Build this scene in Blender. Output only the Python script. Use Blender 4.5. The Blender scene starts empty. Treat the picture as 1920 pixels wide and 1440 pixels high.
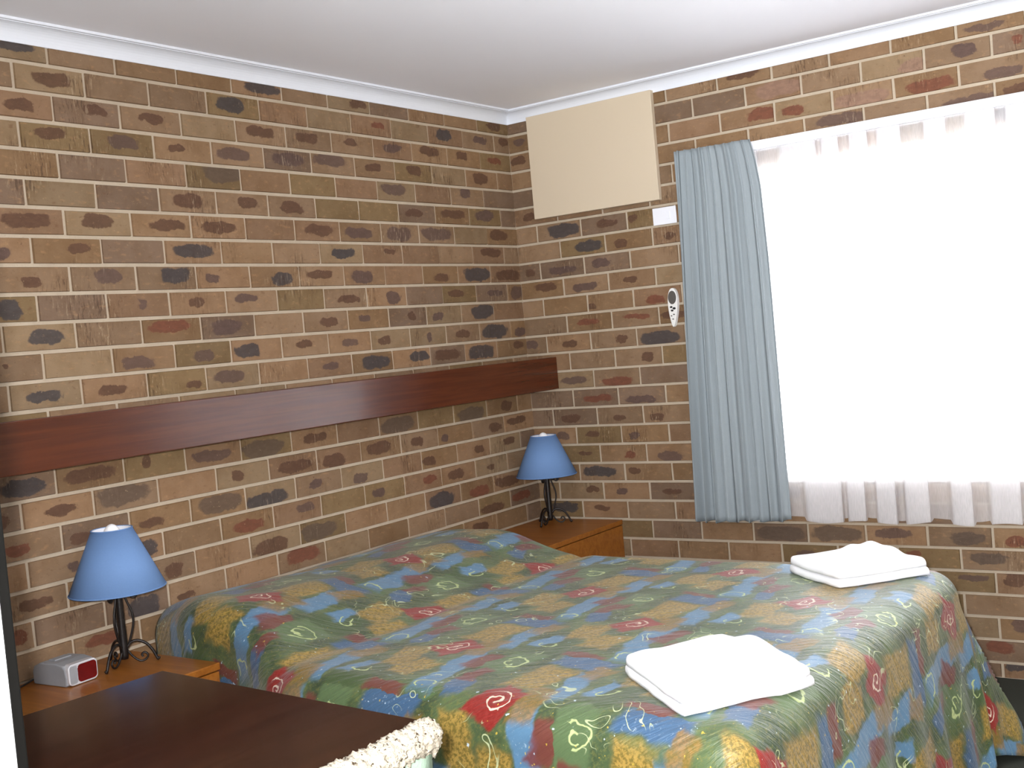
import bpy, bmesh, math, random
from mathutils import Vector, Matrix, noise
C = bpy.context.scene
COL = C.collection
random.seed(7)
PI = math.pi

# ------------------------------------------------------------------ camera
CAM = Vector((-4.5233436, -3.1327345, 1.4366925))
RIGHT = Vector((0.57656139, -0.81213477, -0.0895214))
UP = Vector((0.08385159, -0.05017319, 0.99521433))
FWD = Vector((0.81273973, 0.58130867, -0.03917087))
cd = bpy.data.cameras.new('camera')
cam = bpy.data.objects.new('camera', cd)
COL.objects.link(cam)
cam.matrix_world = Matrix(((RIGHT.x, UP.x, -FWD.x, CAM.x), (RIGHT.y, UP.y, -FWD.y, CAM.y), (RIGHT.z, UP.z, -FWD.z, CAM.z), (0, 0, 0, 1)))
cd.sensor_width = 36.0
cd.lens = 2176.963 / 1920 * 36
cd.clip_start = 0.02
C.camera = cam

# ------------------------------------------------------------------ world, lights, exposure
w = bpy.data.worlds.new('overcast_sky')
C.world = w
w.use_nodes = True
# overcast sky above, brighter glow added below the horizon to light the ceiling
wt = w.node_tree
tc = wt.nodes.new('ShaderNodeTexCoord')
sx = wt.nodes.new('ShaderNodeSeparateXYZ')
mr = wt.nodes.new('ShaderNodeMapRange')
mr.inputs[1].default_value = -0.04; mr.inputs[2].default_value = 0.04
mr.inputs[3].default_value = 22.0; mr.inputs[4].default_value = 8.0
wt.links.new(tc.outputs['Generated'], sx.inputs[0])
wt.links.new(sx.outputs[2], mr.inputs[0])
wt.links.new(mr.outputs[0], wt.nodes['Background'].inputs[1])
wt.nodes['Background'].inputs[0].default_value = (0.92, 0.96, 1.0, 1)

def area(name, loc, direction, sx, sy, power, color=(1, 1, 1), shape='RECTANGLE'):
    l = bpy.data.lights.new(name, 'AREA')
    l.shape = shape
    l.size = sx
    l.size_y = sy
    l.energy = power
    l.color = color
    o = bpy.data.objects.new(name, l)
    COL.objects.link(o)
    o.location = loc
    o.rotation_euler = Vector(direction).to_track_quat('-Z', 'Y').to_euler()
    return o

# daylight portal of the window and the flash gun beside the lens
pt = area('window_daylight_portal', (0.125, -2.0, 1.39), (-1, 0, 0), 1.9, 1.29, 1.0)
pt.data.cycles.is_portal = True
flash = area('camera_flash', CAM - RIGHT * 0.05 + UP * 0.045, FWD, 0.045, 0.03, 98.0, (0.98, 0.98, 1.0))
# daylight portal of the added fill window, unseen in the wall behind the camera
FILL_WIN = (-4.1, -2.0, .45, 2.25)
pt2 = area('fill_window_portal', (-5.495, -3.05, 1.35), (1, 0, 0), 2.1, 1.8, 1.0)
pt2.data.cycles.is_portal = True

C.view_settings.view_transform = 'Standard'
C.view_settings.look = 'None'
C.view_settings.exposure = 0.16
C.view_settings.gamma = 1.0
C.view_settings.use_curve_mapping = False

# ------------------------------------------------------------------ material helpers
def lin(r, g, b):
    f = lambda c: (c / 255 / 12.92) if c / 255 <= .04045 else ((c / 255 + .055) / 1.055) ** 2.4
    return (f(r), f(g), f(b))

class NT:
    def __init__(s, name):
        s.m = bpy.data.materials.new(name)
        s.m.use_nodes = True
        s.t = s.m.node_tree
        s.t.nodes.clear()
        s.out = s.t.nodes.new('ShaderNodeOutputMaterial')
    def put(s, sock, v):
        if v is None: return
        if isinstance(v, bpy.types.NodeSocket): s.t.links.new(v, sock)
        elif isinstance(v, (tuple, list)) and sock.type == 'RGBA' and len(v) == 3: sock.default_value = (*v, 1)
        else: sock.default_value = v
    def math(s, op, a, b=None, c=None, clamp=False):
        n = s.t.nodes.new('ShaderNodeMath'); n.operation = op; n.use_clamp = clamp
        for i, v in enumerate((a, b, c)): s.put(n.inputs[i], v)
        return n.outputs[0]
    def mix(s, f, a, b, blend='MIX'):
        n = s.t.nodes.new('ShaderNodeMix'); n.data_type = 'RGBA'; n.blend_type = blend
        s.put(n.inputs[0], f); s.put(n.inputs[6], a); s.put(n.inputs[7], b)
        return n.outputs[2]
    def sstep(s, e0, e1, x):
        n = s.t.nodes.new('ShaderNodeMapRange'); n.interpolation_type = 'SMOOTHSTEP'
        s.put(n.inputs[0], x); s.put(n.inputs[1], e0); s.put(n.inputs[2], e1)
        n.inputs[3].default_value = 0; n.inputs[4].default_value = 1
        return n.outputs[0]
    def pos(s, kind='Object'):
        return s.t.nodes.new('ShaderNodeTexCoord').outputs[kind]
    def scale(s, v, sc):
        n = s.t.nodes.new('ShaderNodeVectorMath'); n.operation = 'MULTIPLY'
        s.put(n.inputs[0], v); n.inputs[1].default_value = sc
        return n.outputs[0]
    def noise(s, v, sc, detail=3, rough=.5, dist=0, color=False):
        n = s.t.nodes.new('ShaderNodeTexNoise')
        s.put(n.inputs['Vector'], v); n.inputs['Scale'].default_value = sc
        n.inputs['Detail'].default_value = detail; n.inputs['Roughness'].default_value = rough; n.inputs['Distortion'].default_value = dist
        return n.outputs['Color' if color else 'Fac']
    def attr(s, name):
        n = s.t.nodes.new('ShaderNodeAttribute'); n.attribute_name = name
        return n
    def sep(s, v):
        n = s.t.nodes.new('ShaderNodeSeparateXYZ'); s.put(n.inputs[0], v)
        return n.outputs
    def comb(s, x, y, z):
        n = s.t.nodes.new('ShaderNodeCombineXYZ')
        for i, v in enumerate((x, y, z)): s.put(n.inputs[i], v)
        return n.outputs[0]
    def bump(s, h, strength=.3, dist=.01):
        n = s.t.nodes.new('ShaderNodeBump'); n.inputs['Strength'].default_value = strength; n.inputs['Distance'].default_value = dist
        s.put(n.inputs['Height'], h)
        return n.outputs[0]
    def bsdf(s, color, rough=.5, metal=0, spec=.5, normal=None, **kw):
        n = s.t.nodes.new('ShaderNodeBsdfPrincipled')
        s.put(n.inputs['Base Color'], color); s.put(n.inputs['Roughness'], rough)
        n.inputs['Metallic'].default_value = metal; n.inputs['Specular IOR Level'].default_value = spec
        if normal is not None: s.put(n.inputs['Normal'], normal)
        for k, v in kw.items(): s.put(n.inputs[k.replace('_', ' ')], v)
        s.t.links.new(n.outputs[0], s.out.inputs[0])
        return n
    def finish(s, shader):
        s.t.links.new(shader, s.out.inputs[0])

def plain(name, rgb, rough=.5, metal=0, spec=.5, nscale=30, namp=.08, bump=0, bscale=200, **kw):
    n = NT(name)
    p = n.pos()
    f = n.noise(p, nscale, 3)
    a = tuple(c * (1 - namp) for c in rgb); b = tuple(min(1, c * (1 + namp)) for c in rgb)
    col = n.mix(f, a, b)
    nm = n.bump(n.noise(p, bscale, 2), bump, .002) if bump else None
    n.bsdf(col, rough, metal, spec, nm, **kw)
    return n.m

def wood(name, dark, light, rough, scale=(1.2, 16, 16), spec=.5, coat=0):
    n = NT(name)
    p = n.scale(n.pos(), scale)
    f = n.noise(p, 3.0, 5, .6, .6)
    g = n.noise(n.scale(p, (2, 6, 6)), 6.0, 3, .6)
    c = n.mix(n.sstep(.3, .7, f), dark, light)
    c = n.mix(n.math('MULTIPLY', g, .35), c, dark)
    n.bsdf(c, rough, 0, spec, n.bump(g, .04, .001), Coat_Weight=coat, Coat_Roughness=.12)
    return n.m

def brick_material():
    n = NT('brick')
    tone = n.attr('tone').outputs['Color']
    sc = n.attr('spot_colour'); sp = n.attr('spot_place')
    uvn = n.t.nodes.new('ShaderNodeUVMap'); uvn.uv_map = 'brick'
    u, v, _ = n.sep(uvn.outputs[0])
    p = n.pos()
    px, py, pz = n.sep(sp.outputs['Color'])
    pw = sp.outputs['Alpha']
    # ragged oval of the clinker spot
    wx, wy, wz = n.sep(n.noise(p, 20, 5, .62, .3, True))
    du = n.math('DIVIDE', n.math('ADD', n.math('SUBTRACT', u, px), n.math('MULTIPLY', n.math('SUBTRACT', wx, .5), .075)), pz)
    dv = n.math('DIVIDE', n.math('ADD', n.math('SUBTRACT', v, py), n.math('MULTIPLY', n.math('SUBTRACT', wy, .5), .04)), pw)
    d = n.math('ADD', n.math('POWER', n.math('ABSOLUTE', du), 2.8), n.math('POWER', n.math('ABSOLUTE', dv), 2.8))
    m = n.sstep(1.25, .75, d)
    m = n.math('MULTIPLY', n.math('MULTIPLY', m, sc.outputs['Alpha']), n.sstep(.12, .40, n.noise(n.scale(p, (1, 1, 1.6)), 60, 4, .7)))
    big = n.noise(p, 9, 4, .6)
    fine = n.noise(p, 110, 3, .7)
    mid = n.noise(n.scale(p, (1, 1, 2.2)), 34, 4, .65)
    c = n.mix(n.sstep(.35, .7, big), tone, n.mix(1.0, tone, (.84, .80, .74), 'MULTIPLY'))
    c = n.mix(n.math('MULTIPLY', n.sstep(.55, .72, mid), .35), c, lin(170, 130, 92))
    c = n.mix(n.math('MULTIPLY', n.sstep(.40, .28, mid), .5), c, lin(105, 74, 50))
    c = n.mix(m, c, n.mix(n.sstep(.3, .7, mid), sc.outputs['Color'], n.mix(1.0, sc.outputs['Color'], (.72, .72, .74), 'MULTIPLY')))
    c = n.mix(n.math('MULTIPLY', n.sstep(.66, .74, fine), .7), c, lin(70, 46, 30))
    c = n.mix(n.math('MULTIPLY', n.sstep(.34, .27, fine), .35), c, lin(186, 160, 126))
    streak = n.noise(n.scale(p, (3.2, 3.2, .5)), 42, 4, .7, .6)
    zone = n.sstep(.52, .66, n.noise(p, 4.5, 2))
    c = n.mix(n.math('MULTIPLY', n.math('MULTIPLY', n.sstep(.54, .62, streak), zone), .6), c, lin(66, 48, 36))
    c = n.mix(n.math('MULTIPLY', n.math('MULTIPLY', n.sstep(.42, .36, streak), zone), .35), c, lin(196, 176, 146))
    h = n.math('ADD', n.math('MULTIPLY', fine, .5), n.math('MULTIPLY', mid, .8))
    n.bsdf(c, .78, 0, .25, n.bump(h, .35, .004))
    return n.m

def mortar_material():
    n = NT('mortar')
    p = n.pos()
    f = n.noise(p, 14, 4, .6)
    g = n.noise(p, 160, 3, .7)
    c = n.mix(f, lin(170, 154, 134), lin(194, 180, 160))
    c = n.mix(n.math('MULTIPLY', n.sstep(.55, .75, g), .3), c, lin(130, 110, 88))
    n.bsdf(c, .9, 0, .15, n.bump(g, .4, .003))
    return n.m

M = {}
M['brick'] = brick_material()
M['mortar'] = mortar_material()
M['ceiling'] = plain('ceiling_paint', lin(246, 246, 251), .8, 0, .2, 3, .015)
M['cornice'] = plain('cornice_paint', lin(226, 229, 236), .45, 0, .4, 5, .01)
M['plaster'] = plain('cream_plaster', lin(196, 186, 170), .8, 0, .2, 4, .03)
M['white_wall'] = plain('white_gloss_paint', lin(240, 240, 238), .6, 0, .3, 4, .01)
M['near_black'] = plain('near_black_strip', lin(14, 13, 11), .7, 0, .1, 20, .2)
M['carpet'] = plain('dark_carpet', lin(58, 60, 54), .95, 0, .1, 260, .35, .6, 420)
M['aluminium'] = plain('window_aluminium', lin(215, 208, 204), .4, 0, .5, 10, .03)
M['panel'] = plain('cream_board', lin(206, 190, 166), .55, 0, .35, 2, .012)
M['plate'] = plain('white_plastic', lin(235, 236, 242), .4, 0, .5, 10, .01)
M['remote_white'] = plain('remote_plastic', lin(232, 230, 226), .35, 0, .5, 10, .02)
M['remote_screen'] = plain('grey_screen', lin(92, 88, 84), .2, 0, .5, 60, .1)
M['black_plastic'] = plain('black_plastic', lin(30, 29, 30), .4, 0, .5, 40, .1)
M['iron'] = plain('black_wrought_iron', lin(30, 24, 22), .42, .3, .5, 90, .25, .3, 150)
M['shade'] = plain('blue_shade_cloth', lin(106, 138, 184), .75, 0, .25, 220, .05, .15, 600)
M['shade_lining'] = plain('white_shade_lining', lin(225, 226, 232), .8, 0, .2, 60, .02)
M['bulb'] = plain('opal_glass', lin(245, 245, 248), .25, 0, .5, 20, .005)
M['oak'] = wood('orange_oak_veneer', lin(132, 76, 24), lin(160, 100, 38), .32, (16, 1.2, 16))
M['mahogany'] = wood('dark_mahogany', lin(34, 16, 10), lin(54, 28, 17), .15, (1.2, 16, 16), .3)
M['plank'] = wood('stained_plank', lin(72, 32, 15), lin(90, 42, 20), .24, (.8, 14, 20), .5, .2)
M['clock'] = plain('silver_plastic', lin(150, 152, 156), .45, .2, .5, 60, .05)
M['bezel'] = plain('chrome_bezel', lin(225, 226, 232), .25, .4, .5, 20, .03)
M['red_window'] = plain('dark_red_display', lin(92, 14, 16), .15, 0, .5, 30, .25)
M['mint'] = plain('mint_fabric', lin(150, 172, 152), .85, 0, .2, 16, .25, .4, 300)
def fleece():
    n = NT('cream_fleece')
    p = n.pos()
    f = n.noise(p, 110, 4, .7)
    c = n.mix(n.sstep(.44, .36, f), lin(180, 170, 152), lin(60, 48, 34))
    n.bsdf(c, .95, 0, .1, n.bump(f, .9, .006))
    return n.m
M['shag'] = fleece()
M['towel'] = plain('white_towelling', lin(246, 246, 248), .95, 0, .1, 200, .02, .5, 500)
M['curtain'] = plain('grey_blue_curtain_cloth', lin(146, 154, 158), .85, 0, .15, 240, .05, .2, 700)
M['mattress'] = plain('mattress_ticking', lin(200, 196, 186), .9, 0, .1, 50, .04)
M['brass'] = plain('dull_brass', lin(120, 96, 54), .35, .8, .5, 40, .1)

def glass():
    n = NT('window_glass')
    a = n.t.nodes.new('ShaderNodeBsdfTransparent')
    b = n.t.nodes.new('ShaderNodeBsdfGlossy'); b.inputs['Roughness'].default_value = .02
    mx = n.t.nodes.new('ShaderNodeMixShader')
    fr = n.t.nodes.new('ShaderNodeFresnel'); fr.inputs[0].default_value = 1.45
    n.t.links.new(fr.outputs[0], mx.inputs[0]); n.t.links.new(a.outputs[0], mx.inputs[1]); n.t.links.new(b.outputs[0], mx.inputs[2])
    n.finish(mx.outputs[0])
    return n.m
M['glass'] = glass()

def sheer():
    n = NT('sheer_voile')
    weave = n.noise(n.scale(n.pos(), (1, 1, .15)), 240, 2)
    t = n.t.nodes.new('ShaderNodeBsdfTransparent')
    d = n.t.nodes.new('ShaderNodeBsdfDiffuse'); d.inputs[0].default_value = (.95, .93, .94, 1)
    tr = n.t.nodes.new('ShaderNodeBsdfTranslucent'); tr.inputs[0].default_value = (.95, .93, .94, 1)
    a = n.t.nodes.new('ShaderNodeMixShader'); a.inputs[0].default_value = .35
    n.t.links.new(d.outputs[0], a.inputs[1]); n.t.links.new(tr.outputs[0], a.inputs[2])
    b = n.t.nodes.new('ShaderNodeMixShader')
    n.put(b.inputs[0], n.math('ADD', n.math('MULTIPLY', weave, .2), .38))
    n.t.links.new(t.outputs[0], b.inputs[1]); n.t.links.new(a.outputs[0], b.inputs[2])
    n.finish(b.outputs[0])
    return n.m
M['sheer'] = sheer()

def quilt_material():
    n = NT('patchwork_print')
    uvn = n.t.nodes.new('ShaderNodeUVMap'); uvn.uv_map = 'cloth'
    uv = uvn.outputs[0]
    x0, y0, _ = n.sep(uv)
    wr, wg, wb = n.sep(n.noise(uv, 13, 3, .55, 0, True))
    x = n.math('ADD', x0, n.math('MULTIPLY', n.math('SUBTRACT', wr, .5), .075))
    y = n.math('ADD', y0, n.math('MULTIPLY', n.math('SUBTRACT', wg, .5), .075))
    A, B = .66, .36
    row = n.math('FLOOR', n.math('ADD', n.math('DIVIDE', y, B), .5))
    tb = n.math('SUBTRACT', y, n.math('MULTIPLY', row, B))
    xs = n.math('SUBTRACT', x, n.math('MULTIPLY', row, .35))
    ta = n.math('SUBTRACT', n.math('FLOORED_MODULO', n.math('ADD', xs, A / 2), A), A / 2)
    # per-cell random
    col_i = n.math('FLOOR', n.math('DIVIDE', n.math('ADD', xs, A / 2), A))
    wn = n.t.nodes.new('ShaderNodeTexWhiteNoise'); wn.noise_dimensions = '3D'
    n.put(wn.inputs['Vector'], n.comb(row, col_i, 0.0))
    def rect(cx, cy, hx, hy, ang=0, soft=.12, power=None):
        dx = n.math('SUBTRACT', ta, cx); dy = n.math('SUBTRACT', tb, cy)
        c, s = math.cos(ang), math.sin(ang)
        rx = n.math('ADD', n.math('MULTIPLY', dx, c / hx), n.math('MULTIPLY', dy, s / hx))
        ry = n.math('ADD', n.math('MULTIPLY', dx, -s / hy), n.math('MULTIPLY', dy, c / hy))
        if power:
            d = n.math('ADD', n.math('POWER', n.math('ABSOLUTE', rx), power), n.math('POWER', n.math('ABSOLUTE', ry), power))
        else:
            d = n.math('MAXIMUM', n.math('ABSOLUTE', rx), n.math('ABSOLUTE', ry))
        return n.sstep(1 + soft, 1 - soft, d)
    big = n.noise(uv, 7, 4, .6)
    fine = n.noise(uv, 95, 4, .7)
    dots = n.noise(uv, 60, 2, .5)
    green_d, green_m = lin(52, 68, 46), lin(84, 100, 64)
    olive, must, mustd = lin(120, 118, 62), lin(172, 138, 66), lin(142, 108, 50)
    blue, blued, maroon, red = lin(88, 126, 158), lin(62, 92, 126), lin(108, 54, 48), lin(138, 46, 40)
    c = n.mix(n.sstep(.36, .64, big), green_d, green_m)
    c = n.mix(n.math('MULTIPLY', n.sstep(.5, .6, fine), .45), c, olive)
    P = [
        (.25, -.13, .085, .05, .1, lin(88, 108, 72)), (-.27, -.12, .07, .06, -.1, lin(66, 84, 50)),
        (-.28, .13, .05, .055, .2, lin(78, 100, 60)),
        (.30, .06, .045, .085, .15, blued), (-.16, .11, .15, .034, -.12, blue), (.13, .125, .10, .03, -.1, blue),
        (.05, -.15, .05, .028, -.3, blued), (-.22, -.145, .05, .025, .2, blue),
        (-.085, .155, .055, .034, .4, maroon), (.135, -.155, .05, .028, .35, maroon), (-.31, .02, .02, .06, .1, maroon),
        (.16, .02, .085, .055, .12, must), (-.11, -.085, .075, .045, -.15, must), (-.18, .01, .06, .045, .2, must),
        (.02, .085, .07, .035, .0, mustd), (.24, .135, .05, .03, .3, mustd),
    ]
    for k, (cx, cy, hx, hy, an, colr) in enumerate(P):
        cc = colr
        if colr in (must, mustd):
            cc = n.mix(n.sstep(.44, .58, fine), colr, lin(112, 92, 36))
        elif colr in (blue, blued):
            cc = n.mix(n.math('MULTIPLY', n.sstep(.60, .68, fine), .6), colr, lin(190, 208, 224))
        c = n.mix(n.math('MULTIPLY', rect(cx, cy, hx, hy, an, .2), .8 if colr in (must, mustd) else .9), c, cc)
    # red square with its pale spiral
    c = n.mix(rect(0, 0, .062, .05, .55), c, n.mix(n.sstep(.4, .6, fine), red, lin(128, 34, 28)))
    r = n.math('SQRT', n.math('ADD', n.math('MULTIPLY', ta, ta), n.math('MULTIPLY', n.math('MULTIPLY', tb, tb), 1.7)))
    ang = n.math('ARCTAN2', tb, ta)
    spir = n.math('FLOORED_MODULO', n.math('ADD', n.math('DIVIDE', r, .025), n.math('DIVIDE', ang, 2 * PI)), 1.0)
    line = n.math('MULTIPLY', n.sstep(.15, .09, n.math('ABSOLUTE', n.math('SUBTRACT', spir, .5))), n.sstep(.040, .037, r))
    c = n.mix(line, c, lin(214, 196, 176))
    # thin pale rings and squiggles
    def ring(cx, cy, rr, w_, colr, a0=None):
        dx = n.math('SUBTRACT', ta, cx); dy = n.math('SUBTRACT', tb, cy)
        q = n.math('SQRT', n.math('ADD', n.math('MULTIPLY', dx, dx), n.math('MULTIPLY', dy, dy)))
        mm = n.sstep(w_ * 1.5, w_ * .6, n.math('ABSOLUTE', n.math('SUBTRACT', q, rr)))
        if a0 is not None:
            mm = n.math('MULTIPLY', mm, n.math('GREATER_THAN', n.math('SINE', n.math('ADD', n.math('ARCTAN2', dy, dx), a0)), -.5))
        return n.mix(mm, cin[0], colr)
    for (cx, cy, rr, w_, a0) in ((.25, -.12, .033, .003, .4), (-.28, .125, .028, .0028, 2.0), (.245, -.125, .016, .0025, 3.5), (-.24, -.12, .022, .0026, 5.0)):
        cin = [c]
        c = ring(cx, cy, rr, w_, lin(178, 190, 132), a0)
    sq = n.noise(uv, 11, 1, .5, 1.2)
    zone = n.sstep(.56, .62, n.noise(uv, 5.2, 1))
    c = n.mix(n.math('MULTIPLY', n.sstep(.012, .006, n.math('ABSOLUTE', n.math('SUBTRACT', sq, .5))), n.math('MULTIPLY', zone, .8)), c, lin(196, 204, 160))
    c = n.mix(n.math('MULTIPLY', n.sstep(.70, .74, dots), .8), c, lin(206, 176, 70))
    c = n.mix(n.math('MULTIPLY', n.sstep(.29, .26, dots), .8), c, lin(196, 214, 228))
    # light quilting creases running across the bed
    cr = n.noise(n.comb(n.math('SUBTRACT', n.math('MULTIPLY', x0, .577), n.math('MULTIPLY', y0, -.81)), n.math('MULTIPLY', n.math('SUBTRACT', n.math('MULTIPLY', x0, .81), n.math('MULTIPLY', y0, .577)), 8.0), 0.0), 7, 4, .62, .4)
    h = n.math('ADD', n.math('MULTIPLY', cr, 1.0), n.math('MULTIPLY', fine, .12))
    n.bsdf(c, .42, 0, .5, n.bump(h, .55, .014), Sheen_Weight=.18, Sheen_Roughness=.4)
    return n.m
M['quilt'] = quilt_material()

# ------------------------------------------------------------------ object helpers
def link(name, bm, mats, parent=None, smooth=False, loc=None, bevel=0, seg=2):
    me = bpy.data.meshes.new(name)
    bmesh.ops.recalc_face_normals(bm, faces=bm.faces[:])
    bm.to_mesh(me); bm.free()
    for m in (mats if isinstance(mats, (list, tuple)) else [mats]): me.materials.append(m)
    o = bpy.data.objects.new(name, me)
    COL.objects.link(o)
    if smooth:
        for p in me.polygons: p.use_smooth = True
    if parent: o.parent = parent
    if loc: o.location = loc
    if bevel:
        b = o.modifiers.new('edge', 'BEVEL'); b.width = bevel; b.segments = seg; b.limit_method = 'ANGLE'
    return o

def thing(name, label, cat, loc=(0, 0, 0), rotz=0, group=None):
    group = group or {'bedside_table': 'bedside tables either side of the bed', 'folded_towel': 'folded towels on the bed'}.get(name)
    o = bpy.data.objects.new(name, None)
    o.empty_display_size = .1
    COL.objects.link(o)
    o.location = loc; o.rotation_euler = (0, 0, rotz)
    return tag(o, label, cat, group)

def tag(o, label, cat, group=None):
    o['label'] = label; o['category'] = cat
    if group: o['group'] = group
    return o

def struct(o):
    o['kind'] = 'structure'
    return o

def box(bm, x0, x1, y0, y1, z0, z1, mi=0):
    v = [bm.verts.new((x, y, z)) for x in (x0, x1) for y in (y0, y1) for z in (z0, z1)]
    for f in ((0, 1, 3, 2), (4, 6, 7, 5), (0, 4, 5, 1), (2, 3, 7, 6), (0, 2, 6, 4), (1, 5, 7, 3)):
        bm.faces.new([v[i] for i in f]).material_index = mi

def bbox(*a):
    bm = bmesh.new(); box(bm, *a); return bm

def tube(bm, pts, rad, n=8, cap=True):
    pts = [Vector(p) for p in pts]
    if not isinstance(rad, (list, tuple)): rad = [rad] * len(pts)
    prev = None; rings = []
    for i, p in enumerate(pts):
        t = (pts[min(i + 1, len(pts) - 1)] - pts[max(i - 1, 0)]).normalized()
        if prev is None:
            a = Vector((0, 0, 1)) if abs(t.z) < .9 else Vector((1, 0, 0))
            nrm = t.cross(a).normalized()
        else:
            nrm = (prev - t * prev.dot(t)).normalized()
        prev = nrm
        b = t.cross(nrm)
        rings.append([bm.verts.new(p + (nrm * math.cos(2 * PI * k / n) + b * math.sin(2 * PI * k / n)) * rad[i]) for k in range(n)])
    for a, b in zip(rings, rings[1:]):
        for k in range(n): bm.faces.new((a[k], a[(k + 1) % n], b[(k + 1) % n], b[k]))
    if cap: bm.faces.new(rings[0][::-1]); bm.faces.new(rings[-1])

def lathe(bm, prof, n=40, closed=False):
    rings = [[bm.verts.new((r * math.cos(2 * PI * k / n), r * math.sin(2 * PI * k / n), z)) for k in range(n)] for r, z in prof]
    pairs = list(zip(rings, rings[1:]))
    if closed: pairs.append((rings[-1], rings[0]))
    for a, b in pairs:
        for k in range(n): bm.faces.new((a[k], a[(k + 1) % n], b[(k + 1) % n], b[k]))
    return rings

def grid_mesh(bm, P, closed_u=False):
    V = [[bm.verts.new(p) for p in r] for r in P]
    for i in range(len(V) - 1):
        for j in range(len(V[0]) - 1):
            bm.faces.new((V[i][j], V[i][j + 1], V[i + 1][j + 1], V[i + 1][j]))
    return V

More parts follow.
